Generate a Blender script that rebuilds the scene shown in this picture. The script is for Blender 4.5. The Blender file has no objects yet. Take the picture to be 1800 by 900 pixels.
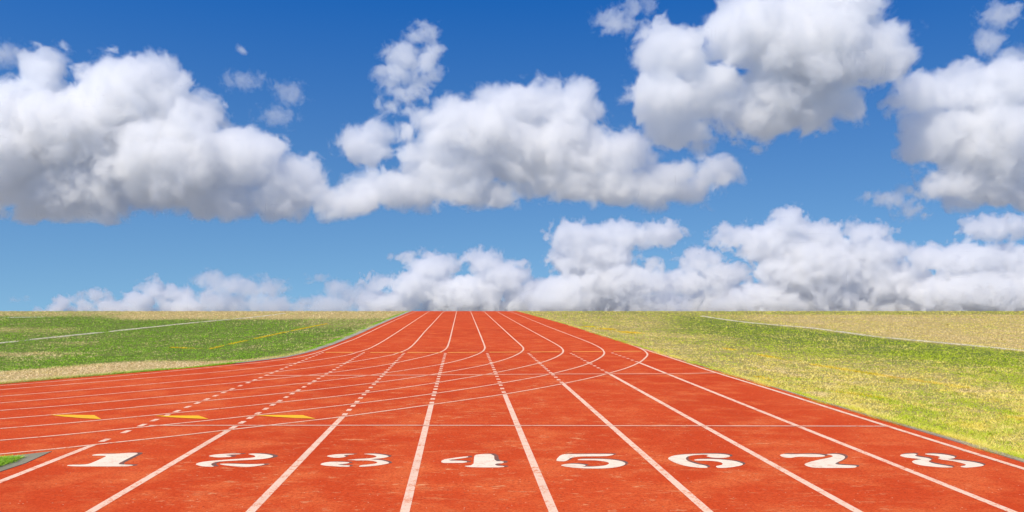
# Empty running track under a cumulus sky.  Everything is built in metres; +Y looks along the track, Z is up.
import bpy, bmesh, math, random
import numpy as np
from mathutils import Vector
from mathutils.geometry import tessellate_polygon

R = math.radians
SC = bpy.context.scene
COL = SC.collection
EYE = 1.75              # camera height above the ground at the camera
F = 1500.0              # focal length in survey units (frame 1800 units wide)
SLOPE = 32.0 / 1500.0   # the ground climbs gently to a crest about 83 m away
Y_CREST = 80.2


def T(y):
    """terrain height at distance y: a steady climb, a rounded crest, then a fall to a low plain"""
    y = np.asarray(y, dtype=float)
    d = np.clip(y - Y_CREST, 0, 16.0)
    z = SLOPE * np.minimum(y, Y_CREST + 16.0) - 0.003 * d * d
    far = np.clip(y - (Y_CREST + 16.0), 0, 60.0)
    return z - 0.0747 * far + 0.00062 * far * far


def G(u, v):
    """survey reading (u, v) of a mark -> plan position (x, y) on the ground"""
    y = EYE * F / (v - 515.0)
    return ((u - 900.0) / F * y, y)


def GP(pts):
    return [G(u, v) for u, v in pts]


# ------------------------------------------------------------------ object helpers
def tag(o, label=None, cat=None, group=None, kind=None):
    if label: o['label'] = label
    if cat: o['category'] = cat
    if group: o['group'] = group
    if kind: o['kind'] = kind
    return o


def mesh_obj(name, verts, faces, mat, parent=None, smooth=False):
    me = bpy.data.meshes.new(name)
    me.from_pydata([tuple(map(float, v)) for v in verts], [], faces)
    me.validate()
    me.update()
    if smooth:
        me.polygons.foreach_set('use_smooth', [True] * len(me.polygons))
    me.materials.append(mat)
    o = bpy.data.objects.new(name, me)
    COL.objects.link(o)
    if parent:
        o.parent = parent
    return o


def empty(name, loc):
    o = bpy.data.objects.new(name, None)
    o.location = loc
    o.empty_display_size = 0.2
    COL.objects.link(o)
    return o


def child(name, verts, faces, mat, parent):
    """verts in world coordinates; stored relative to the parent empty"""
    p = parent.location
    return mesh_obj(name, [(v[0] - p.x, v[1] - p.y, v[2] - p.z) for v in verts], faces, mat, parent)


# ------------------------------------------------------------------ node helper
class NB:
    def __init__(self, name, tree=None):
        if tree is None:
            self.mat = bpy.data.materials.new(name)
            self.mat.use_nodes = True
            tree = self.mat.node_tree
            tree.nodes.clear()
        self.t = tree
        self.n = tree.nodes
        self.l = tree.links

    def put(self, sock, v):
        if v is None:
            return
        if hasattr(v, 'is_output'):
            self.l.new(v, sock)
        elif isinstance(v, (tuple, list)) and sock.type == 'RGBA' and len(v) == 3:
            sock.default_value = (*v, 1)
        else:
            sock.default_value = v

    def math(self, op, a, b=None, c=None, clamp=False):
        m = self.n.new('ShaderNodeMath'); m.operation = op; m.use_clamp = clamp
        for i, x in enumerate((a, b, c)):
            self.put(m.inputs[i], x)
        return m.outputs[0]

    def vec(self, op, a, b=None, scale=None):
        m = self.n.new('ShaderNodeVectorMath'); m.operation = op
        self.put(m.inputs[0], a)
        if b is not None: self.put(m.inputs[1], b)
        if scale is not None: self.put(m.inputs['Scale'], scale)
        return m.outputs['Value'] if op in ('LENGTH', 'DOT_PRODUCT') else m.outputs[0]

    def noise(self, vec, scale, detail=2, rough=.5, kind='FBM', lac=2.0, color=False):
        t = self.n.new('ShaderNodeTexNoise'); t.noise_type = kind
        self.put(t.inputs['Vector'], vec)
        t.inputs['Scale'].default_value = scale; t.inputs['Detail'].default_value = detail
        t.inputs['Roughness'].default_value = rough; t.inputs['Lacunarity'].default_value = lac
        return t.outputs['Color' if color else 0]

    def voro(self, vec, scale, feature='F1', out='Distance', rnd=1.0):
        t = self.n.new('ShaderNodeTexVoronoi'); t.feature = feature
        self.put(t.inputs['Vector'], vec); t.inputs['Scale'].default_value = scale
        t.inputs['Randomness'].default_value = rnd
        return t.outputs[out]

    def ramp(self, fac, a, b, smooth=True):
        m = self.n.new('ShaderNodeMapRange')
        m.interpolation_type = 'SMOOTHSTEP' if smooth else 'LINEAR'
        self.put(m.inputs['Value'], fac)
        m.inputs['From Min'].default_value = a; m.inputs['From Max'].default_value = b
        return m.outputs[0]

    def mix(self, fac, a, b, blend='MIX'):
        m = self.n.new('ShaderNodeMix'); m.data_type = 'RGBA'; m.blend_type = blend
        self.put(m.inputs[0], fac); self.put(m.inputs[6], a); self.put(m.inputs[7], b)
        return m.outputs[2]

    def pos(self):
        return self.n.new('ShaderNodeNewGeometry').outputs['Position']

    def attr(self, name):
        a = self.n.new('ShaderNodeAttribute'); a.attribute_name = name
        return a.outputs['Fac']

    def principled(self, color, rough=.8, bump=None, strength=.3, dist=.01, spec=.3, trans=None):
        out = self.n.new('ShaderNodeOutputMaterial')
        b = self.n.new('ShaderNodeBsdfPrincipled')
        self.put(b.inputs['Base Color'], color)
        self.put(b.inputs['Roughness'], rough)
        b.inputs['Specular IOR Level'].default_value = spec
        if bump is not None:
            k = self.n.new('ShaderNodeBump')
            k.inputs['Strength'].default_value = strength; k.inputs['Distance'].default_value = dist
            self.put(k.inputs['Height'], bump)
            self.l.new(k.outputs[0], b.inputs['Normal'])
        self.l.new(b.outputs[0], out.inputs['Surface'])
        return self.mat


# ------------------------------------------------------------------ materials
def track_material():
    nb = NB('red_track_rubber')
    p = nb.pos()
    big = nb.noise(p, .22, 3, .55)
    mid = nb.noise(p, 1.6, 4, .6)
    fine = nb.noise(p, 38, 3, .7)
    grain = nb.noise(p, 160, 2, .6)
    col = nb.mix(nb.ramp(big, .3, .7), (.61, .069, .016), (.68, .090, .022))
    col = nb.mix(nb.ramp(mid, .42, .70), col, (.76, .15, .042))
    # dust and scuffs dragged across the lanes
    sv = nb.vec('MULTIPLY', p, (1.1, 2.6, 1))
    scuff = nb.math('MULTIPLY', nb.ramp(nb.noise(sv, 2.6, 5, .68), .54, .74), nb.ramp(nb.noise(p, .5, 2, .5), .40, .62))
    wear = nb.attr('wear')
    scuff = nb.math('MULTIPLY', scuff, wear)
    col = nb.mix(nb.math('MULTIPLY', scuff, .85), col, (.76, .28, .105))
    sc2 = nb.math('MULTIPLY', nb.ramp(nb.noise(nb.vec('MULTIPLY', p, (.8, 3.2, 1)), 7, 4, .7), .60, .72), wear)
    col = nb.mix(nb.math('MULTIPLY', sc2, .7), col, (.80, .36, .15))
    # short pale spike scuffs
    sk = nb.noise(nb.vec('MULTIPLY', p, (5.5, 11.0, 1)), 1.0, 3, .62)
    sk = nb.math('MULTIPLY', nb.ramp(sk, .60, .68), nb.ramp(nb.noise(p, .8, 3, .6), .40, .62))
    col = nb.mix(nb.math('MULTIPLY', sk, nb.math('MULTIPLY_ADD', wear, .75, .10)), col, (.80, .38, .17))
    st = nb.noise(nb.vec('MULTIPLY', p, (.9, .45, 1)), .55, 6, .72)
    col = nb.mix(nb.math('MULTIPLY', nb.ramp(st, .52, .68), .22), col, (.45, .050, .014))
    col = nb.mix(nb.math('MULTIPLY', nb.ramp(st, .47, .34), .26), col, (.78, .16, .050))
    # dark binder between the rubber crumbs
    g = nb.ramp(nb.math('ADD', nb.math('MULTIPLY', fine, .55), nb.math('MULTIPLY', grain, .45)), .33, .60)
    col = nb.mix(nb.math('MULTIPLY', nb.math('SUBTRACT', 1, g), .75), col, (.32, .027, .007))
    # scattered pale and dark crumbs
    v = nb.voro(p, 26, out='Color')
    d = nb.voro(p, 26, out='Distance')
    s = nb.n.new('ShaderNodeSeparateColor'); nb.l.new(v, s.inputs[0])
    spk = nb.math('MULTIPLY', nb.ramp(s.outputs[0], .93, .95), nb.math('SUBTRACT', 1, nb.ramp(d, .12, .22)))
    col = nb.mix(nb.math('MULTIPLY', spk, .75), col, (.78, .50, .30))
    dk = nb.math('MULTIPLY', nb.ramp(s.outputs[1], .92, .94), nb.math('SUBTRACT', 1, nb.ramp(d, .15, .30)))
    col = nb.mix(nb.math('MULTIPLY', dk, .6), col, (.14, .02, .01))
    h = nb.math('ADD', nb.math('MULTIPLY', fine, .6), grain)
    return nb.principled(col, .95, h, .35, .004, .05)


def paint_material(name, base, under, worn=.5, grime=(.35, .16, .09)):
    """road paint sprayed on rubber crumb: the crumb shows through in specks"""
    nb = NB(name)
    p = nb.pos()
    f = nb.noise(p, 75, 3, .65)
    c = nb.noise(p, 9, 3, .6)
    m = nb.noise(p, 2.2, 2, .5)
    f2 = nb.noise(p, 34, 2, .6)
    k = nb.math('ADD', nb.math('ADD', nb.math('MULTIPLY', f, .6), nb.math('MULTIPLY', f2, .4)), nb.math('MULTIPLY', nb.math('SUBTRACT', c, .5), .55))
    show = nb.math('SUBTRACT', 1, nb.ramp(k, .34, .50))
    col = nb.mix(nb.math('MULTIPLY', show, worn), base, under)
    col = nb.mix(nb.math('MULTIPLY', nb.ramp(m, .45, .75), .30), col, tuple(.55 * b + .45 * g for b, g in zip(base, grime)))
    return nb.principled(col, .9, f, .3, .003, .06)


def concrete_material(name='grey_concrete', lo=(.33, .29, .215), hi=(.46, .405, .31)):
    nb = NB(name)
    p = nb.pos()
    a = nb.noise(p, .9, 4, .6); f = nb.noise(p, 45, 3, .7)
    col = nb.mix(nb.ramp(a, .3, .7), lo, hi)
    col = nb.mix(nb.math('MULTIPLY', nb.ramp(f, .5, .75), .5), col, (.20, .19, .16))
    col = nb.mix(nb.math('MULTIPLY', nb.ramp(nb.noise(p, 3.5, 3, .6), .55, .75), .35), col, (.40, .22, .14))
    return nb.principled(col, .9, f, .4, .004, .2)


def soil_material():
    nb = NB('thatch_and_soil')
    p = nb.pos()
    dry = nb.attr('dry')
    n = nb.noise(p, 3.0, 5, .65); f = nb.noise(p, 30, 3, .7)
    k = nb.math('ADD', dry, nb.math('MULTIPLY', nb.math('SUBTRACT', n, .5), .9))
    col = nb.mix(nb.ramp(k, .15, .85), (.10, .16, .024), (.46, .35, .14))
    col = nb.mix(nb.math('MULTIPLY', nb.ramp(f, .45, .7), .5), col, (.22, .17, .07))
    # unseen far ground, coloured pale and neutral to bounce light onto the cloud bases
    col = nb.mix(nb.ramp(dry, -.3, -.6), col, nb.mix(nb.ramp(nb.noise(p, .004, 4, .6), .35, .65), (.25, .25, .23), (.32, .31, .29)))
    return nb.principled(col, .95, f, .5, .02, .05)


def blade_material(name, greens, drys):
    """blade colour from how dry its patch is and from the blade's own chance"""
    nb = NB(name)
    p = nb.pos()
    dry = nb.attr('dry'); rnd = nb.attr('chance')
    k = nb.math('ADD', dry, nb.math('MULTIPLY', nb.math('SUBTRACT', rnd, .5), .55))
    g = nb.mix(nb.ramp(nb.noise(p, 1.1, 3, .6), .3, .7), greens[0], greens[1])
    g = nb.mix(nb.ramp(rnd, 0, 1, False), g, greens[2])
    d = nb.mix(nb.ramp(nb.noise(p, 2.3, 3, .6), .3, .7), drys[0], drys[1])
    d = nb.mix(nb.ramp(dry, .85, 1.25), d, drys[2])
    col = nb.mix(nb.ramp(k, .36, .64), g, d)
    out = nb.n.new('ShaderNodeOutputMaterial')
    b = nb.n.new('ShaderNodeBsdfDiffuse'); t = nb.n.new('ShaderNodeBsdfTranslucent'); m = nb.n.new('ShaderNodeMixShader')
    nb.put(b.inputs['Color'], col); nb.put(t.inputs['Color'], col)
    m.inputs[0].default_value = .15
    nb.l.new(b.outputs[0], m.inputs[1]); nb.l.new(t.outputs[0], m.inputs[2])
    nb.l.new(m.outputs[0], out.inputs['Surface'])
    return nb.mat


M_TRACK = track_material()
M_WHITE = paint_material('white_line_paint', (.84, .58, .42), (.70, .19, .07), .95)
M_DIGIT = paint_material('white_number_paint', (.88, .72, .55), (.62, .36, .23), .65)
M_THIN = paint_material('worn_white_line_paint', (.80, .50, .36), (.64, .14, .05), .8)
M_FADED = paint_material('faded_pink_line_paint', (.76, .32, .20), (.66, .12, .04), .7)
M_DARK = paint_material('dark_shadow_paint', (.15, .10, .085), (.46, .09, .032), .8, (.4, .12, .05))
M_ORANGE = paint_material('orange_line_paint', (.92, .42, .10), (.72, .15, .035), .6)
M_YELLOW = paint_material('yellow_flag_paint', (.90, .50, .03), (.78, .30, .02), .45)
M_CONC = concrete_material()
M_CONC_OLD = concrete_material('weathered_concrete', (.21, .195, .125), (.29, .265, .18))
M_SOIL = soil_material()
M_GRASS_L = blade_material('green_infield_grass', ((.19, .46, .020), (.28, .57, .030), (.38, .61, .05)),
                           ((.95, .76, .40), (.82, .66, .24), (.97, .76, .44)))
M_GRASS_R = blade_material('yellowing_outfield_grass', ((.42, .58, .022), (.56, .68, .032), (.66, .72, .06)),
                           ((.97, .82, .26), (.93, .78, .13), (.98, .76, .35)))
M_BLADE_W = blade_material('chalked_grass', ((.92, .84, .70), (.86, .80, .62), (.9, .84, .66)), ((.8, .8, .74), (.62, .62, .45), (.8, .8, .74)))
M_BLADE_Y = blade_material('yellow_painted_grass', ((.90, .62, .03), (.86, .58, .03), (.92, .66, .05)), ((.9, .62, .06), (.8, .6, .06), (.9, .62, .06)))


# ------------------------------------------------------------------ plan of the track, from survey readings
def chaikin(p, n=1, closed=True):
    for _ in range(n):
        q = []
        m = len(p)
        for i in range(m if closed else m - 1):
            a, b = p[i], p[(i + 1) % m]
            q += [(.75 * a[0] + .25 * b[0], .75 * a[1] + .25 * b[1]), (.25 * a[0] + .75 * b[0], .25 * a[1] + .75 * b[1])]
        p = q if closed else [p[0]] + q + [p[-1]]
    return p


def catmull(p, step=6):
    out = []
    for i in range(len(p) - 1):
        a = p[max(0, i - 1)]; b = p[i]; c = p[i + 1]; d = p[min(len(p) - 1, i + 2)]
        for k in range(step):
            t = k / step
            out.append(tuple(.5 * (2 * b[j] + (c[j] - a[j]) * t + (2 * a[j] - 5 * b[j] + 4 * c[j] - d[j]) * t * t
                                   + (3 * b[j] - a[j] - 3 * c[j] + d[j]) * t ** 3) for j in (0, 1)))
    out.append(p[-1])
    return out


def over_crest(p, y_to=100.0):
    """carry a line that reaches the crest on down the far side"""
    (x0, y0), (x1, y1) = p[-4], p[-1]
    k = (x1 - x0) / (y1 - y0)
    q = list(p)
    y = y1
    while y < y_to:
        y += 1.0
        q.append((x1 + k * (y - y1), y))
    return q


# curved lane lines, inner first: (u, v) along the bend from the left edge of the view to the crest
CURVES = [
    [(400, 643.4), (471, 636), (524, 628.6), (545, 624), (569, 616.9), (600, 605), (624.4, 596), (649.3, 584.4), (677.8, 570.6), (700, 560.6), (715, 554), (726, 549.8)],
    [(0, 686), (100, 678.2), (200, 670), (300, 661.8), (400, 653), (500, 641.7), (600, 626.8), (628, 619.8), (649.3, 613),
     (670.7, 601.8), (692, 588.4), (715.6, 572.9), (733, 561.3), (745, 553.5), (751, 549.8)],
    [(0, 697.8), (100, 690), (200, 681.7), (300, 672.9), (400, 663.6), (500, 652.8), (600, 639.8), (680, 626.4), (697.8, 621.8),
     (712, 616.6), (722, 610.5), (733, 599.5), (745.8, 584.4), (758.2, 571.1), (768.9, 559.6), (776, 551.5), (778, 549.8)],
    [(0, 709.6), (100, 701.5), (200, 692.9), (300, 683.8), (400, 675), (500, 665), (600, 653.6), (680, 641.6), (715.6, 634.3),
     (751, 626.4), (772.4, 620.2), (782, 615.3), (786.7, 609.8), (790.4, 598.7), (794.7, 580.9), (799, 563.1), (801.5, 552.5), (802, 549.8)],
    [(0, 722.9), (100, 715.2), (200, 706.5), (300, 697.3), (400, 688), (500, 678.1), (600, 667), (680, 656.2), (733, 648.2),
     (777.8, 640.8), (813.3, 632.4), (836.4, 624.6), (848, 618.6), (852, 613.4), (851.6, 608.2), (848, 598.7), (840.9, 580.9),
     (833.8, 563.5), (829.5, 553), (828, 549.8)],
    [(0, 737.8), (100, 729.8), (200, 720.6), (300, 711.2), (400, 702.1), (500, 692), (600, 681), (680, 671.1), (733, 663.6),
     (786.7, 654.6), (840, 644.9), (866.7, 638.6), (893.3, 630.6), (911, 622.8), (918.4, 617.5), (920, 613.4), (916.6, 608.2),
     (898.7, 592), (875.6, 570.6), (857, 553.5), (853, 549.8)],
    [(0, 754.9), (100, 746.9), (200, 737.7), (300, 728), (400, 718.2), (500, 707.7), (600, 696.8), (680, 686.6), (751, 676.2),
     (804.4, 667.6), (840, 661.6), (893, 651.6), (929, 643.6), (955.6, 636.8), (975, 629.6), (986.7, 622.9), (990, 618),
     (988, 613.2), (978.7, 606.4), (953.8, 592.6), (921.8, 575), (893, 558.8), (880, 551.5), (877, 549.8)],
    [(0, 775.8), (100, 767.2), (200, 757.3), (300, 747.3), (400, 736.9), (500, 725.5), (600, 713.9), (700, 701.6), (786.7, 689.6),
     (857.8, 678.6), (893, 672.6), (946.7, 662.9), (982.2, 655), (1017.8, 645.6), (1040.9, 636.9), (1056.9, 628.2), (1061.9, 622.5),
     (1061, 617.8), (1055.1, 612.1), (1035.6, 602.4), (1000, 588.6), (964.4, 574.9), (928.9, 560.4), (907, 551.5), (902, 549.8)],
    [(0, 800.2), (100, 790.5), (200, 779.8), (300, 769), (400, 757.5), (500, 746), (602, 734), (755, 713), (850.7, 699.5),
     (893, 693), (939.6, 685), (989.3, 675.6), (1040, 664.8), (1069.3, 657.3), (1101.3, 647.8), (1124.4, 637.6), (1135, 629),
     (1138, 624.2), (1136, 620), (1129.8, 615.2), (1118, 610.2), (1099.6, 603.1), (1071, 592.9), (1040.9, 582.4)],
]
EDGE_LINE_OUT = [(1122, 611.6), (1140, 617.2), (1200, 636.6), (1257.6, 655.8), (1356, 686), (1446.7, 714.9), (1561.8, 751.3), (1672.9, 786.4), (1800, 826.4)]
STRAIGHT = [  # near end of each solid lane line and where it meets the outermost bend
    ((0, 848.5), (164, 783.6)), ((162, 900), (402, 757.4)), ((442, 900), (602, 734)), ((712, 900), (758, 712.6)),
    ((972, 900), (887, 693.9)), ((1243, 900), (990, 675.5)), ((1505, 900), (1070, 657.2)), ((1775, 900), (1124.4, 638.5))]
DASH_TOP = [(569.8, 619.4), (641, 619.6), (711, 620.6), (783, 620.9), (856, 620.9), (928, 620.9), (1001.8, 620.6), (1073.8, 620)]
LEFT_TRACK_EDGE = [(719, 549.3), (711, 552.6), (695.6, 559), (667, 571.5), (640, 584), (622, 591.9), (589, 605.6), (555.6, 617), (524, 625), (507, 628.8), (471, 633.6),
                   (400, 641.6), (300, 650.6), (187, 660), (90, 668.6), (0, 676.5)]
LEFT_GRASS_EDGE = [(707, 549.3), (699.5, 552.6), (680, 560), (646, 574), (602, 591.6), (569, 604.6), (526, 619.8), (496, 627.4), (471, 632), (400, 640.6),
                   (300, 650), (187, 659.2), (90, 668), (0, 676)]
RIGHT_TRACK_EDGE = [(917, 549.3), (953.8, 559), (1000, 572), (1044, 586), (1096, 602), (1142, 616.2), (1200, 634.2), (1261.7, 653), (1348, 678.5),
                    (1405.6, 696.3), (1508.4, 727.5), (1570, 745.6), (1685.6, 780), (1760, 802.6), (1800, 815)]
RIGHT_GRASS_EDGE = [(918, 549.3), (954.8, 559), (1001, 572), (1045, 586), (1097, 602), (1143.2, 616.2), (1201.6, 634.2), (1264, 653), (1350.5, 678.3),
                    (1409, 696), (1514, 727), (1579, 745), (1700, 780), (1771, 801), (1814, 814.6)]


def boundary(pts, near):
    """plan polyline sorted by y, carried over the crest and on towards / behind the camera"""
    p = [G(u, v) for u, v in pts]
    p.sort(key=lambda q: q[1])
    p = near + p
    (x0, y0), (x1, y1) = p[-3], p[-1]
    k = (x1 - x0) / (y1 - y0)
    p.append((x1 + k * (115 - y1), 115.0))
    a = np.array(p)
    return a[:, 1], a[:, 0]


LB = boundary(LEFT_TRACK_EDGE, [(-46, -6), (-46, 8.5), (-36, 9.3), (-27, 10.6), (-20, 12.2), (-15, 13.9)])
LEFT_GRASS_EDGE = [(a[0] + .42 * (np.interp(a[1], *zip(*sorted((q[1], q[0]) for q in LEFT_TRACK_EDGE))) - a[0]) * (a[1] < 632), a[1]) for a in LEFT_GRASS_EDGE]
LG = boundary(LEFT_GRASS_EDGE, [(-46.02, -6), (-46.02, 8.55), (-36, 9.35), (-27, 10.65), (-20, 12.25), (-15, 13.95)])
RB = boundary(RIGHT_TRACK_EDGE, [(6.05, -6), (5.6, 3.0)])
RG = boundary(RIGHT_GRASS_EDGE, [(6.40, -6), (5.90, 3.0)])


def at(b, y):
    return np.interp(y, b[0], b[1])


def rows(y0, y1):
    ys = list(np.arange(y0, 18, .25)) + list(np.arange(18, 76, 1.0)) + list(np.arange(76, y1 + .01, .5))
    return np.array([y for y in ys if y0 <= y <= y1])


# ------------------------------------------------------------------ setting: ground, track, kerbs
def dryness(x, y):
    """0 = lush green, 1 = straw; the field's patches, in plan, described by their survey bearings"""
    y = np.maximum(y, 2.0)
    v = 515.0 + EYE * F / y
    u = np.clip(900.0 + F * x / y, -300, 2100)
    left = x < at(LB, y) + .5
    sm = lambda e0, e1, t: (lambda k: k * k * (3 - 2 * k))(np.clip((t - e0) / (e1 - e0), 0, 1))
    # infield
    d = np.full_like(v, .25)
    edge = np.interp(u, [-300, 0, 187, 300, 400, 495], [716, 676, 659, 650, 640.6, 629])
    width = np.interp(u, [-300, 0, 100, 200, 300, 380, 430, 600], [34, 25, 22, 23, 17, 8, 6, 5])
    d = np.maximum(d, 1.12 * (1 - sm(.75, 1.15, (edge - v) / width)))
    d = np.maximum(d, .72 * (1 - sm(3, 8, np.abs(u - (600 - (v - 593.2) * 2.6)) * .4)) * (v > 590) * (v < 630) * (u > 380))
    far = .85 * (1 - sm(556, 568, v)) * sm(120, 240, u)
    d = np.maximum(d, far)
    d = np.maximum(d, .62 * (1 - sm(553, 562, v)))
    d = np.maximum(d, .50 * sm(1, 0, np.abs(v - 580) / 14) * (1 - sm(90, 220, u)))
    d = np.maximum(d, .56 * sm(1, 0, np.abs(v - 622) / 10) * (1 - sm(60, 180, u)))
    d = np.maximum(d, .50 * sm(1, 0, np.abs(v - 603) / 8) * sm(60, 120, u) * (1 - sm(150, 260, u)))
    d = np.maximum(d, .48 * (1 - sm(570, 590, v)) * sm(450, 560, u))
    # outfield
    line = np.interp(u, [900, 1150, 1233, 1430, 1693, 1800, 2100], [560, 548, 555.5, 577, 606, 616, 645])
    below = v - line
    r = np.full_like(v, .61)
    green = sm(-4, 4, below) * (1 - sm(18, 62, below)) * sm(1120, 1250, u)
    r = r - .32 * green
    r = r + (np.maximum(.98 - .50 * (1 - sm(1230, 1420, u)), r) - r) * (1 - sm(-9, 7, below))
    r = np.where(v < 553, np.minimum(r, .52), r)
    redge = np.interp(u, [900, 1142, 1405, 1800], [547, 616, 696, 815])
    r = np.maximum(r, .66 * (1 - sm(20, 60, redge - v)) * (1 - sm(1150, 1500, u)))
    r = np.maximum(r, .70 * sm(1, 0, np.abs(v - 583 - (u - 1080) * .07) / 16) * (1 - sm(1200, 1450, u)))
    return np.where(left, d, r)


def add_attr(me, name, vals):
    a = me.attributes.new(name, 'FLOAT', 'POINT')
    a.data.foreach_set('value', np.asarray(vals, dtype=np.float32))


def build_ground():
    ys = np.concatenate([[-3000, -300, -40], np.arange(-6, 76, 1.0), np.arange(76, 100, .5), [104, 110, 118, 128, 140, 156.2, 300, 1000, 4000, 16000]])
    xs = np.concatenate([[-16000, -3000, -500, -150], np.arange(-80, 80.1, 1.0), [150, 500, 3000, 16000]])
    X, Y = np.meshgrid(xs, ys)
    Z = T(np.clip(Y, -40, None)) - .012
    nx = len(xs)
    v = np.stack([X, Y, Z], -1).reshape(-1, 3)
    f = [(j * nx + i, j * nx + i + 1, (j + 1) * nx + i + 1, (j + 1) * nx + i) for j in range(len(ys) - 1) for i in range(nx - 1)]
    o = mesh_obj('ground', v, f, M_SOIL)
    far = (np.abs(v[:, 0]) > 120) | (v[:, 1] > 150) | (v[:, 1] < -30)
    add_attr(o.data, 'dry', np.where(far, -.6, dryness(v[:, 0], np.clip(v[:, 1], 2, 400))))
    return tag(o, kind='structure')


def strip(name, left, right, mat, dz, ys, nx=1, side=.06):
    """a slab between two boundaries with a small real edge"""
    v, f = [], []
    for y in ys:
        a, b = float(at(left, y)), float(at(right, y))
        z = float(T(y))
        for i in range(nx + 1):
            v.append((a + (b - a) * i / nx, y, z + dz))
        v.append((a, y, z - side)); v.append((b, y, z - side))
    m = nx + 3
    for j in range(len(ys) - 1):
        p, q = j * m, (j + 1) * m
        for i in range(nx):
            f.append((p + i, p + i + 1, q + i + 1, q + i))
        f.append((p + nx + 1, p, q, q + nx + 1))
        f.append((p + nx, p + nx + 2, q + nx + 2, q + nx))
    return mesh_obj(name, v, f, mat)


build_ground()
track = strip('running_track', LB, RB, M_TRACK, .010, rows(-6, 112), nx=40)
vv = np.empty(len(track.data.vertices) * 3); track.data.vertices.foreach_get('co', vv); vv = vv.reshape(-1, 3)
lane_x = vv[:, 0] + .056 * vv[:, 1]
add_attr(track.data, 'wear', np.clip(1.15 - ((lane_x - .3) / 4.2) ** 2, .12, 1) * np.clip(1.25 - vv[:, 1] / 40, .25, 1))
tag(track, kind='structure')


def gap_strip(a, b, eps, side):
    ya = a[0]
    return (a[0], a[1] + eps) if side > 0 else (a[0], a[1] - eps)


kerb_rows_l = np.array([y for y in rows(18, 112) if y > 20.5])
tag(strip('concrete_kerb', LG, gap_strip(LB, None, -.004, 1), M_CONC, .022, kerb_rows_l), kind='structure')
tag(strip('concrete_kerb', gap_strip(RB, None, .004, 1), RG, M_CONC, .020, rows(-6, 112)), kind='structure')


def slab(name, poly, mat, top, side=.05, parent=None):
    """flat slab over a plan polygon, following the slope"""
    vs = [(x, y, float(T(y)) + top) for x, y in poly]
    n = len(vs)
    tri = tessellate_polygon([[Vector((x, y, 0)) for x, y in poly]])
    f = [tuple(t) for t in tri]
    f = [t if (vs[t[1]][0] - vs[t[0]][0]) * (vs[t[2]][1] - vs[t[0]][1]) - (vs[t[2]][0] - vs[t[0]][0]) * (vs[t[1]][1] - vs[t[0]][1]) > 0 else t[::-1] for t in f]
    if side:
        vs += [(x, y, z - side) for x, y, z in vs]
        f += [(i, (i + 1) % n, n + (i + 1) % n, n + i) for i in range(n)]
    return vs, f


# the wedge of concrete and turf where the bend leaves the straight
WEDGE = GP([(91, 795.6), (44.4, 801), (0, 805.6), (-100, 816), (-260, 832), (-300, 905), (-150, 881), (0, 831.6), (44.4, 816.7)])
vs, f = slab('x', WEDGE, M_CONC_OLD, .016, .03)
tag(mesh_obj('concrete_apron', vs, f, M_CONC_OLD), 'pointed grey concrete wedge with turf in it beside lane 1', 'concrete edging')
TURF = GP([(39, 806.6), (0, 808.6), (-100, 820), (-262, 838), (-285, 884), (-150, 866), (0, 822.5), (22, 815)])


# ------------------------------------------------------------------ painted lines
def ribbon(pts, w, z):
    v, f = [], []
    n = len(pts)
    P = np.array(pts)
    tan = np.gradient(P, axis=0)
    tan /= np.linalg.norm(tan, axis=1)[:, None] + 1e-9
    nor = np.stack([-tan[:, 1], tan[:, 0]], 1)
    for i in range(n):
        for s in (.5, -.5):
            x, y = P[i] + nor[i] * w * s
            v.append((x, y, float(T(y)) + z))
    for i in range(n - 1):
        f.append((2 * i + 1, 2 * i + 3, 2 * i + 2, 2 * i))
    return v, f


def densify(p, step=.5):
    q = [p[0]]
    for a, b in zip(p, p[1:]):
        n = max(1, int(math.hypot(b[0] - a[0], b[1] - a[1]) / step))
        q += [(a[0] + (b[0] - a[0]) * k / n, a[1] + (b[1] - a[1]) * k / n) for k in range(1, n + 1)]
    return q


curve_plan = []
ORD = ['innermost', 'first', 'second', 'third', 'fourth', 'fifth', 'sixth', 'seventh', 'outermost']
for i, c in enumerate(CURVES):
    p = GP(catmull(c, 8))
    # carry the bend on to the left of the view
    (x0, y0), (x1, y1) = p[8], p[0]
    p = [(x1 + (x1 - x0) * k * .6, y1 + (y1 - y0) * k * .6 * (1 - .03 * k)) for k in range(14, 0, -1)] + p
    if i < 8:
        p = over_crest(p)
    curve_plan.append(p)
    v, f = ribbon(p, .050, .0120 + .0002 * i)
    if i == 0:
        lab = 'white edge line hugging the concrete kerb beside the left grass'
    elif i == 8:
        lab = 'outermost white bend line sweeping across every lane to the right edge line'
    else:
        lab = f'{ORD[i]} white bend line out from the kerb line, curving into the far straight'
    tag(mesh_obj('curved_lane_line', v, f, M_WHITE), lab, 'lane line', 'curved white lane lines of the bend')

edge_plan = densify(GP(catmull(EDGE_LINE_OUT, 4)) + [(6.05 - .30, 4.0), (5.86, -5)], .6)
v, f = ribbon(edge_plan, .072, .0142)
tag(mesh_obj('edge_line', v, f, M_WHITE), 'white line along the right edge of the track beside the yellowing grass', 'lane line', 'straight white lane lines')


def along(a, b, t):
    return (a[0] + (b[0] - a[0]) * t, a[1] + (b[1] - a[1]) * t)


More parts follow.
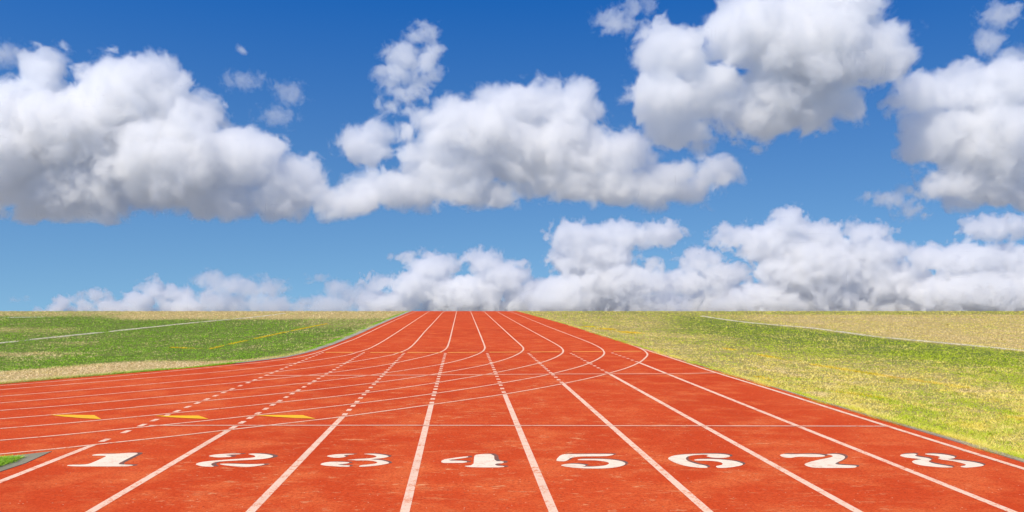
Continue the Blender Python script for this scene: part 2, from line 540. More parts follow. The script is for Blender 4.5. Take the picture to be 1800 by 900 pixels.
BETWEEN = ['left of the number 1', 'between the numbers 1 and 2', 'between the numbers 2 and 3', 'between the numbers 3 and 4',
           'between the numbers 4 and 5', 'between the numbers 5 and 6', 'between the numbers 6 and 7', 'between the numbers 7 and 8']
straight_plan = []
for i, (near, top) in enumerate(STRAIGHT):
    a, b = G(*near), G(*top)
    a2 = along(b, a, 1 + (a[1] + 5) / (b[1] - a[1]) if i else 1.0)
    if i == 0:
        a2 = along(b, a, 2.2)
    pts = densify([a2, b], .5)
    straight_plan.append((a, b))
    v, f = ribbon(pts, .076, .0112 + .0002 * (i % 2))
    tag(mesh_obj('lane_line', v, f, M_WHITE), f'solid white lane line running {BETWEEN[i]}', 'lane line', 'straight white lane lines')


def cross(p, q, a, b):
    d1 = (q[0] - p[0], q[1] - p[1]); d2 = (b[0] - a[0], b[1] - a[1])
    den = d1[0] * d2[1] - d1[1] * d2[0]
    if abs(den) < 1e-12: return None
    t = ((a[0] - p[0]) * d2[1] - (a[1] - p[1]) * d2[0]) / den
    s = ((a[0] - p[0]) * d1[1] - (a[1] - p[1]) * d1[0]) / den
    return t if 0 <= t <= 1 and 0 <= s <= 1 else None


for i, ((a, b), top) in enumerate(zip(straight_plan, DASH_TOP)):
    c = G(*top)
    L = math.hypot(c[0] - b[0], c[1] - b[1])
    ts = {0.0, 1.0}
    for cp in curve_plan:
        for s, e in zip(cp, cp[1:]):
            t = cross(b, c, s, e)
            if t is not None and .01 < t < .995:
                ts.add(t)
    ts = sorted(ts)
    root = empty('dashed_lane_line', (c[0], c[1], float(T(c[1]))))
    tag(root, f'dashed white line continuing the solid lane line {BETWEEN[i]}', 'lane line', 'dashed white lane lines')
    ux, uy = (c[0] - b[0]) / L, (c[1] - b[1]) / L
    for t0, t1 in zip(ts, ts[1:]):
        g = (t1 - t0) * L
        n = max(1, round(g / .50))
        for k in range(n):
            m = along(b, c, t0 + (t1 - t0) * (k + .5) / n)
            h = .105; w = .036
            ys = (m[1] - h, m[1] + h)
            xs = (m[0] - h * ux / uy, m[0] + h * ux / uy)
            vs = [(xs[0] - w, ys[0]), (xs[0] + w, ys[0]), (xs[1] + w, ys[1]), (xs[1] - w, ys[1])]
            child('dash', [(x, y, float(T(y)) + .0116) for x, y in vs], [(0, 1, 2, 3)], M_WHITE, root)

# thin lines painted straight across the lanes
v, f = ribbon(densify(GP([(262, 749.6), (700, 749.4), (1200, 750.2), (1557, 751)]), .5), .055, .0148)
tag(mesh_obj('cross_line', v, f, M_THIN), 'thin white line straight across the lanes beyond the numbers', 'cross line')
v, f = ribbon(densify(GP([(470, 661.4), (680, 660.8), (876, 659.4), (1000, 658.5), (1200, 658), (1259, 656.4)]), .5), .16, .0152)
tag(mesh_obj('cross_line', v, f, M_FADED), 'faded pink line straight across the bend lines', 'cross line')
root = empty('takeover_line', (*G(850, 620), float(T(G(850, 620)[1]))))
tag(root, 'broken orange line across the lanes where the dashed lines end', 'cross line')
for a, b in [((572, 620.2), (621, 620.4)), ((651, 620.4), (708, 620.5)), ((716, 620.5), (777, 620.5)), ((787, 620.4), (840, 620.2)), ((860, 620), (911, 619.6)),
             ((932.5, 619.5), (984, 619.2)), ((1006, 619), (1058, 618.7)), ((1078, 618.6), (1127, 618.2))]:
    v, f = ribbon(densify([G(*a), G(*b)], .5), .20, .0156)
    child('line_segment', v, f, M_ORANGE, root)
for poly, lab in (([(88, 731), (118, 731), (165.6, 731.6), (178, 738.6), (145, 737), (110, 734)], 'yellow pointed flag mark farthest from the dashed lines, left of the other two'),
                  ([(271, 732.7), (300, 732.4), (348.9, 732.4), (367, 738.4), (330, 737), (300, 735.3)], 'yellow pointed flag mark under the leftmost dashed lane line'),
                  ([(448, 731.7), (490, 731.4), (532.4, 731.6), (555, 737.9), (515, 736.4), (480, 734.2)], 'yellow pointed flag mark on the right, between two dashed lane lines')):
    vs, f = slab('x', GP(poly), M_YELLOW, .016, 0)
    tag(mesh_obj('flag_mark', vs, f, M_YELLOW), lab, 'track mark', 'yellow flag marks on the bend lanes')

# ------------------------------------------------------------------ lane numbers: stencilled twice, dark first and then white, shifted
DIGITS = [
    ('1', 100, (80, -8), [[(540, 207), (590, 185), (700, 178), (860, 178), (1000, 170), (1150, 160), (1308, 162), (1200, 215), (1080, 275), (945, 345), (1100, 347), (1225, 357), (1160, 370), (1090, 378), (500, 378), (160, 374), (165, 350), (480, 350), (600, 300), (720, 245), (795, 210), (700, 205)]]),
    ('2', 330, (80, -8), [
        [(318, 213), (380, 195), (480, 183), (600, 176), (720, 172), (855, 174), (820, 184), (720, 187), (620, 192), (600, 200), (690, 208), (690, 222), (620, 230), (500, 234), (420, 230)],
        [(945, 182), (1000, 173), (1100, 172), (1220, 180), (1310, 195), (1358, 214), (1330, 232), (1240, 252), (1100, 266), (900, 275), (700, 287), (520, 297), (440, 307), (395, 322), (370, 340), (375, 360), (430, 380), (330, 382), (220, 376), (150, 358), (122, 342), (150, 325), (220, 307), (330, 292), (500, 278), (700, 263), (900, 248), (1010, 240), (1070, 228), (1070, 210), (1030, 195)],
        [(490, 338), (560, 333), (700, 334), (900, 342), (1060, 342), (1215, 335), (1215, 348), (1150, 362), (1050, 378), (930, 385), (800, 380), (650, 367), (550, 353)]]),
    ('3', 540, (48, -9), [
        [(295, 215), (350, 198), (450, 185), (560, 180), (745, 178), (740, 187), (640, 192), (570, 200), (610, 212), (605, 225), (540, 236), (480, 240), (400, 236)],
        [(875, 180), (950, 174), (1080, 176), (1200, 190), (1298, 213), (1270, 230), (1180, 246), (1040, 260), (1000, 266), (1150, 275), (1250, 295), (1305, 318), (1270, 335), (1180, 352), (1060, 368), (940, 378), (820, 385), (820, 370), (860, 355), (960, 347), (1070, 335), (1120, 318), (1090, 300), (1000, 285), (850, 281), (780, 285), (740, 276), (610, 277), (700, 268), (800, 259), (950, 251), (1050, 240), (1105, 222), (1080, 205), (1000, 190)],
        [(200, 345), (250, 320), (340, 305), (460, 302), (680, 310), (650, 328), (560, 340), (470, 346), (540, 355), (680, 362), (670, 380), (620, 384), (480, 380), (350, 370), (250, 360)]]),
    ('4', 750, (66, -9), [
        [(222, 322), (245, 270), (400, 245), (655, 212), (655, 235), (500, 255), (300, 283), (640, 290), (630, 320), (400, 323)],
        [(755, 195), (860, 180), (1065, 180), (1075, 295), (1220, 295), (1215, 328), (1085, 332), (1090, 365), (1235, 372), (1215, 392), (900, 394), (650, 388), (580, 370), (740, 358), (748, 260)]]),
    ('5', 950, (46, -11), [
        [(235, 288), (320, 185), (480, 182), (800, 180), (1000, 178), (1185, 182), (1110, 205), (1010, 216), (500, 218), (410, 297), (300, 294)],
        [(580, 275), (600, 260), (760, 257), (950, 258), (1100, 265), (1250, 285), (1330, 312), (1350, 335), (1310, 365), (1200, 392), (1050, 408), (850, 412), (650, 407), (500, 395), (380, 378), (310, 360), (370, 343), (470, 333), (620, 338), (720, 355), (710, 370), (640, 380), (800, 383), (950, 373), (1050, 357), (1092, 330), (1060, 308), (960, 290), (820, 278), (700, 280)]]),
    ('6', 1150, (40, -13), [
        [(212, 252), (250, 222), (330, 200), (450, 187), (600, 180), (800, 175), (1000, 176), (1120, 185), (1190, 200), (1205, 218), (1160, 235), (1060, 243), (950, 240), (850, 225), (820, 210), (870, 198), (800, 188), (650, 195), (560, 210), (510, 230), (497, 255), (520, 285), (590, 315), (700, 345), (820, 365), (860, 400), (740, 400), (600, 388), (450, 360), (330, 320), (250, 280)],
        [(628, 285), (640, 265), (780, 258), (950, 260), (1100, 270), (1250, 285), (1370, 318), (1412, 340), (1380, 362), (1250, 388), (1120, 400), (1000, 402), (965, 372), (1050, 360), (1092, 340), (1060, 312), (980, 295), (850, 285)]]),
    ('7', 1350, (46, -14), [
        [(187, 203), (200, 188), (260, 178), (400, 185), (560, 180), (720, 180), (850, 190), (920, 210), (860, 225), (700, 228), (560, 222), (440, 225), (390, 238), (310, 240), (230, 228)],
        [(905, 182), (1000, 178), (1100, 180), (1190, 200), (1225, 228), (1200, 265), (1120, 300), (1050, 335), (1120, 350), (1250, 358), (1390, 365), (1405, 378), (1380, 400), (1150, 402), (760, 402), (650, 385), (565, 350), (610, 322), (700, 295), (820, 268), (930, 248), (1000, 232), (1035, 213), (990, 195)]]),
    ('8', 1560, (28, -15), [
        [(190, 205), (220, 185), (330, 175), (440, 172), (470, 192), (430, 200), (460, 218), (560, 232), (650, 245), (705, 272), (660, 285), (650, 300), (700, 325), (800, 345), (930, 365), (1040, 385), (1030, 395), (880, 395), (700, 380), (540, 362), (430, 335), (380, 303), (410, 283), (480, 270), (550, 265), (480, 255), (380, 245), (270, 232)],
        [(580, 180), (620, 172), (760, 175), (900, 188), (1020, 208), (1075, 228), (1060, 245), (1000, 255), (940, 262), (1100, 275), (1280, 295), (1420, 320), (1510, 345), (1530, 362), (1480, 375), (1350, 390), (1220, 398), (1160, 385), (1150, 375), (1220, 368), (1250, 350), (1200, 330), (1080, 300), (960, 280), (850, 270), (790, 245), (830, 235), (830, 222), (760, 205), (660, 195)]]),
]
PLACE = {'1': 'first of the row', '2': 'made of three white pieces', '3': 'with a gap in each bowl', '4': 'with a wide square stem', '5': 'with a slanted top corner', '6': 'with an open lower bowl', '7': 'with a wavy cut top stroke', '8': 'last of the row'}
for ch, ox, sh, pieces in DIGITS:
    c = G(ox + 80, 812)
    root = empty('lane_number', (c[0], c[1], float(T(c[1]))))
    tag(root, f'white stencilled lane number {ch} with dark shadow, {PLACE[ch]}', 'lane number', 'lane numbers painted across the track')
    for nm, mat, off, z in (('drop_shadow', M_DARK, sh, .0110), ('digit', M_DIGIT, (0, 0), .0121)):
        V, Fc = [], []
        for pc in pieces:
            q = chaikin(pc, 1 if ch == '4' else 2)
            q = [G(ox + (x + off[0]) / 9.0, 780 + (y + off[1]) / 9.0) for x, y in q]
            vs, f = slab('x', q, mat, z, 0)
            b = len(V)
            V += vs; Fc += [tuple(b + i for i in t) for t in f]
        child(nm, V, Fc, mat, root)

# ------------------------------------------------------------------ grass: real blades
RNG = np.random.default_rng(11)


def value_noise(x, y, s, seed):
    """smooth random field, used for how thick and how dry the turf grows"""
    r = np.random.default_rng(seed).random((256, 256))
    gx, gy = x * s, y * s
    i = np.floor(gx).astype(int); j = np.floor(gy).astype(int)
    fx = gx - i; fy = gy - j
    fx = fx * fx * (3 - 2 * fx); fy = fy * fy * (3 - 2 * fy)
    g = lambda a, b: r[a % 256, b % 256]
    return (g(i, j) * (1 - fx) + g(i + 1, j) * fx) * (1 - fy) + (g(i, j + 1) * (1 - fx) + g(i + 1, j + 1) * fx) * fy


def blades(name, x, y, h, w, dry, mat, lean=3.4, z0=-.012):
    n = len(x)
    z = T(y) + z0
    a = RNG.uniform(0, 2 * np.pi, n)
    la = a + np.pi / 2 + RNG.normal(0, .35, n); ll = h * RNG.uniform(.5, lean, n)
    dx, dy = np.cos(a) * w * .5, np.sin(a) * w * .5
    co = np.empty((n, 3, 3), dtype=np.float32)
    co[:, 0] = np.stack([x - dx, y - dy, z], 1)
    co[:, 1] = np.stack([x + dx, y + dy, z], 1)
    co[:, 2] = np.stack([x + np.cos(la) * ll, y + np.sin(la) * ll, z + h], 1)
    me = bpy.data.meshes.new(name)
    me.vertices.add(3 * n); me.loops.add(3 * n); me.polygons.add(n)
    me.vertices.foreach_set('co', co.ravel())
    me.loops.foreach_set('vertex_index', np.arange(3 * n, dtype=np.int32))
    me.polygons.foreach_set('loop_start', np.arange(0, 3 * n, 3, dtype=np.int32))
    me.update()
    add_attr(me, 'dry', np.repeat(dry, 3))
    add_attr(me, 'chance', np.repeat(RNG.random(n), 3))
    me.materials.append(mat)
    o = bpy.data.objects.new(name, me)
    COL.objects.link(o)
    return o


def scatter(n, xa, xb, ya, yb, keep):
    """plan points, thicker near the viewer's end of the field where single blades can be told apart"""
    q = RNG.uniform(yb ** -1.0, ya ** -1.0, n)
    y = q ** -1.0
    x = y * RNG.uniform(xa, xb, n)
    k = keep(x, y)
    return x[k], y[k]


def turf(name, n, xa, xb, ya, yb, keep, mat, vary):
    x, y = scatter(n, xa, xb, ya, yb, keep)
    thick = value_noise(x, y, 2.3, 5) * .6 + value_noise(x, y, .7, 6) * .4
    k = RNG.random(len(x)) < .35 + 1.1 * thick
    x, y, thick = x[k], y[k], thick[k]
    d = dryness(x, y)
    base = d
    d = d + (value_noise(x, y, 1.5, 7) - .5) * .40 + (value_noise(x, y, 5.5, 8) - .5) * .50 + (value_noise(x, y * .35, .5, 9) - .5) * .40
    d = d + (value_noise(x, y * .28, 1.3, 17) - .5) * .45 + (value_noise(x, y * .22, 3.6, 18) - .5) * .45
    d = base + (d - base) * vary
    h = (.014 + .022 * thick) * RNG.uniform(.6, 1.35, len(x))
    w = np.maximum(.0065, y * .00062) * RNG.uniform(.6, 1.5, len(x))
    h = np.maximum(h, y * .0007 * (.5 + thick))
    return tag(blades(name, x, y, h, w, d, mat), kind='stuff')


turf('grass', 360000, -.92, .02, 10.5, 98, lambda x, y: x < at(LG, y) - .01, M_GRASS_L, .75)
turf('grass', 720000, .0, .98, 6.2, 98, lambda x, y: x > at(RG, y) + .01, M_GRASS_R, 1.15)
# uneven fringe of turf over the kerbs
for name, bnd, sg, y0, mat in (('grass', LG, -1, 15.2, M_GRASS_L), ('grass', RG, 1, 7.0, M_GRASS_R)):
    y = RNG.uniform(95 ** -1, y0 ** -1, 26000) ** -1
    x = at(bnd, y) + sg * np.abs(RNG.normal(0, .10, len(y))) - sg * (.05 if sg < 0 else .13) * value_noise(y, y * 0, 1.7, 3)
    h = (.035 + .04 * value_noise(y, y * 0, 1.1, 4)) * RNG.uniform(.6, 1.2, len(y))
    d = (.34 if sg < 0 else .50) + (value_noise(y, y * 0, .8, 12) - .5) * .7
    tag(blades(name, x, y, h, np.maximum(.006, y * .0004), d, mat), kind='stuff')


def in_poly(x, y, poly):
    c = np.zeros(len(x), bool)
    for (ax, ay), (bx, by) in zip(poly, poly[1:] + poly[:1]):
        s = ((ay > y) != (by > y)) & (x < (bx - ax) * (y - ay) / (by - ay + 1e-12) + ax)
        c ^= s
    return c


tx = np.array([p[0] for p in TURF]); ty = np.array([p[1] for p in TURF])
x = RNG.uniform(tx.min(), tx.max(), 60000); y = RNG.uniform(ty.min(), ty.max(), 60000)
k = in_poly(x, y, TURF); x, y = x[k], y[k]
tag(blades('grass', x, y, RNG.uniform(.018, .045, len(x)), np.full(len(x), .009), .12 + .25 * RNG.random(len(x)), M_GRASS_L, z0=.008), kind='stuff')


def field_line(pts, width, per_m, mat, lab, cat, patch, dry=.2, group=None):
    """a line chalked or sprayed on turf: the coloured blades themselves"""
    p = np.array(GP(catmull(pts, 6)))
    seg = np.hypot(*np.diff(p, axis=0).T)
    s = np.concatenate([[0], np.cumsum(seg)])
    n = int(s[-1] * per_m)
    t = RNG.uniform(0, s[-1], n)
    x = np.interp(t, s, p[:, 0]); y = np.interp(t, s, p[:, 1])
    i = np.clip(np.searchsorted(s, t) - 1, 0, len(seg) - 1)
    nx, ny = -(p[i + 1, 1] - p[i, 1]) / seg[i], (p[i + 1, 0] - p[i, 0]) / seg[i]
    o = RNG.normal(0, width * .4, n)
    x = x + nx * o; y = y + ny * o
    k = (y < 96) & (RNG.random(n) < np.clip((value_noise(t, t * 0, .9, 21) - patch) * 3 + .35, .04, .9))
    x, y = x[k], y[k]
    h = RNG.uniform(.022, .045, len(x)); w = np.maximum(.007, y * .00045)
    return tag(blades('field_line', x, y, h, w, np.full(len(x), dry), mat), lab, cat, group)


field_line([(-120, 616), (0, 603), (90, 593.5), (178, 584.4), (267, 575), (355.6, 565.8), (444, 557.8), (500, 550.8)], .11, 700, M_BLADE_W,
           'white chalk line on the green grass left of the track', 'field line', .30)
field_line([(-60, 558.6), (0, 558), (45, 557.6), (90, 557.2)], .5, 500, M_BLADE_W, 'short pale chalk streak near the crest of the left grass', 'field line', .35)
field_line([(369, 613.3), (400, 605.6), (440, 597), (477.8, 588.9), (512, 581.5), (546.7, 574.4), (575, 569)], .09, 190, M_BLADE_Y,
           'yellow line on the green grass between the chalk line and the kerb', 'field line', .30)
field_line([(300, 610.6), (330, 611.8), (369, 613.3)], .09, 500, M_BLADE_Y, 'faint yellow line end crossing the left grass level with the bend', 'field line', .45)
field_line([(1233, 555.5), (1315, 567), (1430, 577), (1541, 591.7), (1693, 606), (1800, 616.3), (2000, 637)], .14, 420, M_BLADE_W,
           'white chalk line on the grass right of the track', 'field line', .22)
field_line([(1274, 612), (1414, 638), (1496, 651), (1570, 662.5), (1693, 680), (1800, 694.5), (1980, 719)], .15, 300, M_BLADE_Y,
           'faint yellow line on the right grass, the one nearer the white chalk line', 'field line', .42)
field_line([(1330, 661), (1377, 671), (1488, 690), (1611, 707), (1767, 731.5), (1900, 752)], .14, 280, M_BLADE_Y,
           'faint yellow line on the right grass, the one nearer the track', 'field line', .46)
field_line([(1030, 573.5), (1060, 577), (1090, 582), (1120, 586)], .5, 500, M_BLADE_Y,
           'short smudged yellow line on the grass by the far right edge of the track', 'field line', .45)

# ------------------------------------------------------------------ clouds: bodies of vapour kilometres away
def vapour_material():
    nb = NB('cloud_vapour')
    out = nb.n.new('ShaderNodeOutputMaterial')
    pv = nb.n.new('ShaderNodeVolumePrincipled')
    pv.inputs['Color'].default_value = (.995, .995, .995, 1)
    pv.inputs['Density'].default_value = 1.0
    pv.inputs['Density Attribute'].default_value = 'density'
    pv.inputs['Anisotropy'].default_value = .4
    nb.l.new(pv.outputs[0], out.inputs['Volume'])
    return nb.mat


M_VAPOUR = vapour_material()
WARP, ERODE, POW = .85, .92, 1.5
VOX = 1.8        # voxel edge in survey units at the cloud's distance


def cloud(label, D, blobs, fs=.85, amp=1.0, thick=7.6, sharp=4.6, seed=0, base=None, vox=VOX, depth=1.0, group=None):
    """blobs: (u, v, half width, half height[, depth shift]) as seen from the field, D metres away.
    The vapour fills their union, broken up by billows (fs sets their size) and thinned at the edge."""
    S = D / F
    rnd = random.Random(seed)
    cs = []
    for b in blobs:
        dy = b[4] if len(b) > 4 else rnd.uniform(-.25, .25) * b[3]
        cs.append(((b[0] - 900) * S, D + dy * S, (547 - b[1]) * S + EYE, b[2] * S, (min(b[2], b[3]) * .8 + .1 * max(b[2], b[3])) * S * depth, b[3] * S))
    m = 1.06
    lo = [min(c[i] - c[3 + i] * m for c in cs) - 6 * S for i in range(3)]
    hi = [max(c[i] + c[3 + i] * m for c in cs) + 6 * S for i in range(3)]
    xl, xr = (-20 - 900) * S * lo[1] / D * 1.12, 920 * S * hi[1] / D * 1.12     # nothing needed far outside the frame
    lo[0] = max(lo[0], xl); hi[0] = min(hi[0], xr); hi[2] = min(hi[2], 640 * S)
    org = ((lo[0] + hi[0]) / 2, D, lo[2])
    n = [max(8, int((hi[i] - lo[i]) / (vox * S))) for i in range(3)]
    global NVOX
    NVOX += n[0] * n[1] * n[2] / 1e6; print(label[:40], n, n[0] * n[1] * n[2] / 1e6)
    ng = bpy.data.node_groups.new('cloud_field', 'GeometryNodeTree')
    ng.interface.new_socket('Geometry', in_out='OUTPUT', socket_type='NodeSocketGeometry')
    nb = NB('', ng)
    go = nb.n.new('NodeGroupOutput'); vc = nb.n.new('GeometryNodeVolumeCube'); sm = nb.n.new('GeometryNodeSetMaterial')
    sm.inputs['Material'].default_value = M_VAPOUR
    vc.inputs['Min'].default_value = [lo[i] - org[i] for i in range(3)]
    vc.inputs['Max'].default_value = [hi[i] - org[i] for i in range(3)]
    for k, i in zip('XYZ', range(3)):
        vc.inputs['Resolution ' + k].default_value = n[i]
    nb.l.new(vc.outputs[0], sm.inputs[0]); nb.l.new(sm.outputs[0], go.inputs[0])
    P = nb.n.new('GeometryNodeInputPosition').outputs[0]
    unit = S * 100 * fs
    U = nb.vec('ADD', nb.vec('SCALE', P, scale=1 / unit), tuple(rnd.uniform(-60, 60) for _ in range(3)))
    warp = nb.vec('SUBTRACT', nb.noise(U, 1.3, 2, .55, color=True), (.5, .5, .5))
    UW = nb.vec('ADD', U, nb.vec('SCALE', warp, scale=WARP))
    acc = None
    for c in cs:
        q = nb.vec('MULTIPLY', nb.vec('SUBTRACT', P, tuple(c[i] - org[i] for i in range(3))), tuple(1 / c[3 + i] for i in range(3)))
        f = nb.math('MULTIPLY', nb.math('SUBTRACT', 1, nb.vec('LENGTH', q)), min(c[3], c[5]) / unit)
        acc = f if acc is None else nb.math('SMOOTH_MAX', acc, f, .10)
    big = nb.math('SUBTRACT', .40, nb.voro(UW, 1.9))
    fb = nb.math('SUBTRACT', nb.noise(UW, 1.7, 5, .68), .5)
    d = nb.math('ADD', acc, nb.math('MULTIPLY', big, .26 * amp))
    d = nb.math('ADD', d, nb.math('MULTIPLY', fb, 1.25 * amp))
    if base is not None:
        s = nb.n.new('ShaderNodeSeparateXYZ'); nb.put(s.inputs[0], P)
        zb = (547 - base) * S + EYE - org[2]
        cut = nb.math('DIVIDE', nb.math('SUBTRACT', zb, s.outputs[2]), unit)
        d = nb.math('SUBTRACT', d, nb.math('MULTIPLY', nb.math('MAXIMUM', cut, 0), 2.2))
    body = nb.math('MULTIPLY_ADD', d, sharp, .26, clamp=True)
    # small turbulence eats into the thin outer vapour and leaves shreds of it
    eat = nb.math('MULTIPLY', nb.ramp(nb.noise(UW, 5.0, 5, .66), .30, .68, False), ERODE)
    eat = nb.math('MULTIPLY', eat, nb.math('SUBTRACT', 1.15, body))
    eat = nb.math('MINIMUM', eat, .93)
    dens = nb.math('DIVIDE', nb.math('SUBTRACT', body, eat), nb.math('SUBTRACT', 1, eat), clamp=True)
    dens = nb.math('POWER', dens, POW)
    dens = nb.math('MULTIPLY', dens, thick / (S * 100))
    nb.l.new(dens, vc.inputs['Density'])
    o = bpy.data.objects.new('cumulus_cloud', bpy.data.volumes.new('cumulus_cloud'))
    o.location = org
    COL.objects.link(o)
    o.modifiers.new('vapour', 'NODES').node_group = ng
    o.data.materials.append(M_VAPOUR)
    return tag(o, label, 'cloud', group)


NVOX = 0.0
G_HI, G_LO = 'large cumulus clouds high in the sky', 'low cumulus clouds along the horizon'
cloud('largest grey and white cumulus cloud, reaching the left edge of the sky', 2600,
      [(-20, 270, 130, 110), (75, 112, 42, 46), (70, 165, 60, 45), (20, 175, 70, 45), (235, 165, 115, 75), (130, 230, 130, 90), (320, 215, 85, 65), (120, 330, 190, 62), (310, 290, 140, 85),
       (430, 285, 95, 62), (500, 320, 85, 55), (600, 354, 90, 34), (420, 348, 160, 42), (200, 378, 40, 20), (60, 372, 120, 28)], seed=1, base=392, group=G_HI)
cloud('broad cumulus cloud in the middle of the sky above the track', 2700,
      [(905, 195, 95, 62), (1000, 195, 62, 66), (830, 230, 100, 60), (760, 225, 70, 40), (960, 265, 165, 70), (790, 285, 120, 55), (645, 255, 66, 42), (1090, 270, 80, 50), (1020, 320, 150, 42),
       (1160, 322, 110, 44), (1255, 305, 52, 36), (640, 340, 48, 34), (700, 330, 75, 42), (800, 340, 130, 34)], seed=2, base=374, group=G_HI)
cloud('ragged upright tuft of cloud above the middle cloud', 2750,
      [(742, 62, 36, 26), (712, 100, 48, 32), (700, 132, 44, 32), (735, 140, 34, 22), (690, 182, 30, 18), (715, 165, 45, 24), (755, 110, 30, 40)], fs=.42, amp=1.45, thick=5, sharp=2.6, seed=3)
cloud('towering grey cumulus cloud cut by the top edge right of centre', 2300,
      [(1180, 95, 75, 62), (1165, 175, 75, 60), (1235, 160, 85, 60), (1330, 60, 105, 75), (1420, 90, 130, 85), (1530, 95, 90, 62), (1330, 200, 70, 58), (1390, 165, 110, 75),
       (1200, 235, 70, 34), (1490, 190, 40, 34), (1450, 10, 120, 60)], seed=4, group=G_HI)
cloud('heavy cumulus cloud with a dark base at the right edge', 2400,
      [(1630, 170, 70, 50), (1720, 160, 80, 55), (1790, 150, 80, 60), (1660, 230, 85, 62), (1760, 250, 110, 90), (1740, 320, 130, 50), (1650, 330, 60, 34), (1830, 330, 90, 52)],
      seed=5, base=372, group=G_HI)
cloud('thin curled wisp of cloud in the top right corner', 2450, [(1760, 25, 42, 26), (1742, 72, 30, 30), (1780, 100, 46, 22)], fs=.36, amp=1.6, thick=4, sharp=2.6, seed=6)
cloud('torn wisp of cloud by the top edge right of the centre', 2500, [(1082, 38, 44, 28), (1122, 14, 36, 22)], fs=.36, amp=1.6, thick=3.5, sharp=2.6, seed=7)
cloud('small torn puff below the dark based cloud at the right', 2900, [(1560, 352, 44, 18), (1610, 372, 48, 16), (1530, 345, 20, 12)], fs=.42, amp=1.1, thick=7, sharp=2.8, seed=8)
cloud('faint upper scrap of cloud right of the largest cloud', 2700, [(428, 143, 42, 20), (450, 138, 20, 12)], fs=.30, amp=1.75, thick=2.4, sharp=2.6, seed=9)
cloud('faint lower scrap of cloud right of the largest cloud', 2700, [(508, 165, 34, 24), (488, 205, 44, 20)], fs=.30, amp=1.9, thick=2.4, sharp=2.6, seed=10)
cloud('tiny dot of cloud alone in the blue', 2700, [(427, 88, 13, 9)], fs=.4, amp=.8, thick=9, sharp=3.0, seed=11)
cloud('thin veil of cloud at the left edge above the largest cloud', 2700, [(10, 97, 60, 24)], fs=.32, amp=1.9, thick=2.4, sharp=2.6, seed=12)
cloud('flat topped cumulus cloud over the horizon right of the track', 6000,
      [(1010, 418, 50, 34), (1090, 415, 70, 30), (1165, 412, 45, 26), (1040, 455, 80, 45), (1080, 500, 110, 40), (1150, 470, 24, 16), (1000, 525, 80, 45), (1100, 545, 130, 34)], fs=.36, seed=13, amp=1.45, thick=11, sharp=5.0, group=G_LO)
cloud('tall peaked cumulus tower low in the sky at the right', 6200,
      [(1385, 395, 36, 34), (1360, 430, 65, 42), (1440, 425, 60, 38), (1295, 415, 50, 24), (1420, 475, 100, 55), (1520, 410, 50, 24), (1530, 450, 70, 40), (1560, 500, 100, 45), (1400, 535, 150, 46), (1540, 545, 120, 34)], fs=.36, seed=14, amp=1.45, thick=11, sharp=5.0, group=G_LO)
cloud('rounded cumulus bank low in the sky at the right edge', 6000,
      [(1640, 455, 50, 30), (1700, 460, 70, 36), (1780, 465, 70, 38), (1735, 400, 50, 26), (1790, 400, 40, 24), (1720, 520, 130, 50), (1830, 510, 80, 60), (1750, 548, 140, 34)], fs=.36, seed=15, amp=1.45, thick=11, sharp=5.0, group=G_LO)
cloud('low cumulus cloud between the flat topped cloud and the tall tower', 6600,
      [(1230, 460, 45, 26), (1265, 485, 55, 30), (1200, 500, 60, 32), (1290, 530, 90, 36), (1180, 542, 90, 32)], fs=.36, seed=16, amp=1.45, thick=11, sharp=5.0, group=G_LO)
cloud('cumulus cloud on the horizon right behind the far end of the track', 6500,
      [(850, 462, 38, 28), (880, 490, 60, 36), (940, 525, 70, 38), (830, 520, 70, 40), (890, 548, 110, 28)], fs=.36, seed=17, amp=1.45, thick=11, sharp=5.0, group=G_LO)
cloud('cumulus cloud on the horizon left of the far end of the track', 6600,
      [(760, 472, 48, 32), (715, 452, 24, 13), (745, 505, 65, 36), (660, 500, 30, 18), (690, 535, 70, 30), (780, 540, 60, 30)], fs=.36, seed=18, amp=1.45, thick=11, sharp=5.0, group=G_LO)
cloud('small grey cumulus cloud on the horizon above the concrete kerb', 7000,
      [(590, 510, 34, 20), (620, 522, 46, 24), (580, 538, 60, 24), (560, 490, 22, 10)], fs=.36, seed=19, thick=6, sharp=4.0, group=G_LO)
cloud('long grey cumulus cloud on the horizon above the left grass', 6800,
      [(365, 492, 34, 20), (420, 505, 62, 24), (480, 505, 40, 22), (385, 532, 70, 28), (480, 540, 70, 26)], fs=.45, seed=20, thick=6, sharp=4.0, group=G_LO)
cloud('bright peaked cumulus cloud on the horizon above the left chalk line', 6900,
      [(265, 506, 26, 18), (300, 520, 46, 22), (250, 530, 40, 20), (320, 540, 60, 24), (240, 545, 60, 18)], fs=.42, seed=21, amp=1.45, thick=11, sharp=5.0, group=G_LO)
cloud('leftmost low white cumulus cloud on the horizon', 7000,
      [(165, 522, 36, 16), (130, 532, 36, 14), (190, 540, 44, 18), (110, 545, 50, 16)], fs=.42, seed=22, amp=1.45, thick=11, sharp=5.0, group=G_LO)
cloud('tiny faint cloud on the horizon by the left edge', 7000, [(32, 527, 15, 7)], fs=.35, amp=.9, seed=23, thick=8, sharp=3.0, group=G_LO)
print('cloud voxels, millions:', round(NVOX, 1))

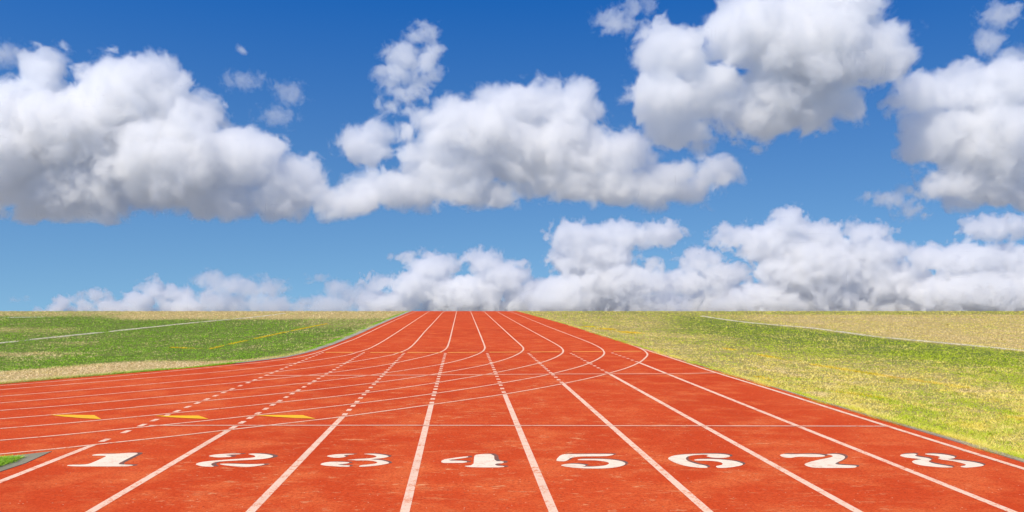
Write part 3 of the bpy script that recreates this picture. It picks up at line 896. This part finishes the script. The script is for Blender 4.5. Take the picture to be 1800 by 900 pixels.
# ------------------------------------------------------------------ sky, sun and camera
SUN_AZ, SUN_EL = 216.0, 54.0      # compass bearing from +Y, clockwise
W = bpy.data.worlds.new('World')
SC.world = W
W.use_nodes = True
wn = NB('sky', W.node_tree)
bg = W.node_tree.nodes['Background']
sky = wn.n.new('ShaderNodeTexSky')
sky.sky_type = 'NISHITA'
sky.sun_disc = False
sky.sun_elevation = R(SUN_EL)
sky.sun_rotation = R(SUN_AZ)
sky.altitude = 0
sky.air_density = 1.0
sky.dust_density = 0.0
sky.ozone_density = 4.0
# look a little higher into the sky model (clear, deep air) and filter it as a polariser would
tc = wn.n.new('ShaderNodeTexCoord').outputs['Generated']
wn.put(sky.inputs['Vector'], wn.vec('NORMALIZE', wn.vec('ADD', tc, (0, 0, .22))))
sep = wn.n.new('ShaderNodeSeparateXYZ'); wn.put(sep.inputs[0], tc)
tint = wn.mix(wn.ramp(sep.outputs[2], -.02, .36, False), (1.18, 1.38, 1.24), (.10, .72, 1.40))
wn.put(bg.inputs[0], wn.mix(1.0, sky.outputs[0], tint, 'MULTIPLY'))
bg.inputs[1].default_value = .10

lamp = bpy.data.lights.new('sun', 'SUN')
lamp.energy = 4.4
lamp.angle = R(.5)
lamp.color = (1, .91, .75)
so = bpy.data.objects.new('sun', lamp)
COL.objects.link(so)
sd = Vector((math.sin(R(SUN_AZ)) * math.cos(R(SUN_EL)), math.cos(R(SUN_AZ)) * math.cos(R(SUN_EL)), math.sin(R(SUN_EL))))
so.location = sd * 60
so.rotation_euler = sd.to_track_quat('Z', 'Y').to_euler()

cd = bpy.data.cameras.new('camera')
cd.lens = 30
cd.sensor_width = 36
cd.shift_y = 97 / 1800
cd.clip_start = .1
cd.clip_end = 60000
co = bpy.data.objects.new('camera', cd)
co.location = (0, 0, EYE)
co.rotation_euler = (R(90), 0, 0)
COL.objects.link(co)
SC.camera = co

SC.view_settings.view_transform = 'Standard'
SC.view_settings.look = 'None'
SC.view_settings.gamma = 1
SC.view_settings.exposure = .12
SC.cycles.max_bounces = 20
SC.cycles.diffuse_bounces = 4
SC.cycles.volume_bounces = 18
SC.cycles.volume_step_rate = 2
SC.cycles.use_denoising = True
SC.cycles.use_adaptive_sampling = True
SC.cycles.adaptive_threshold = .02
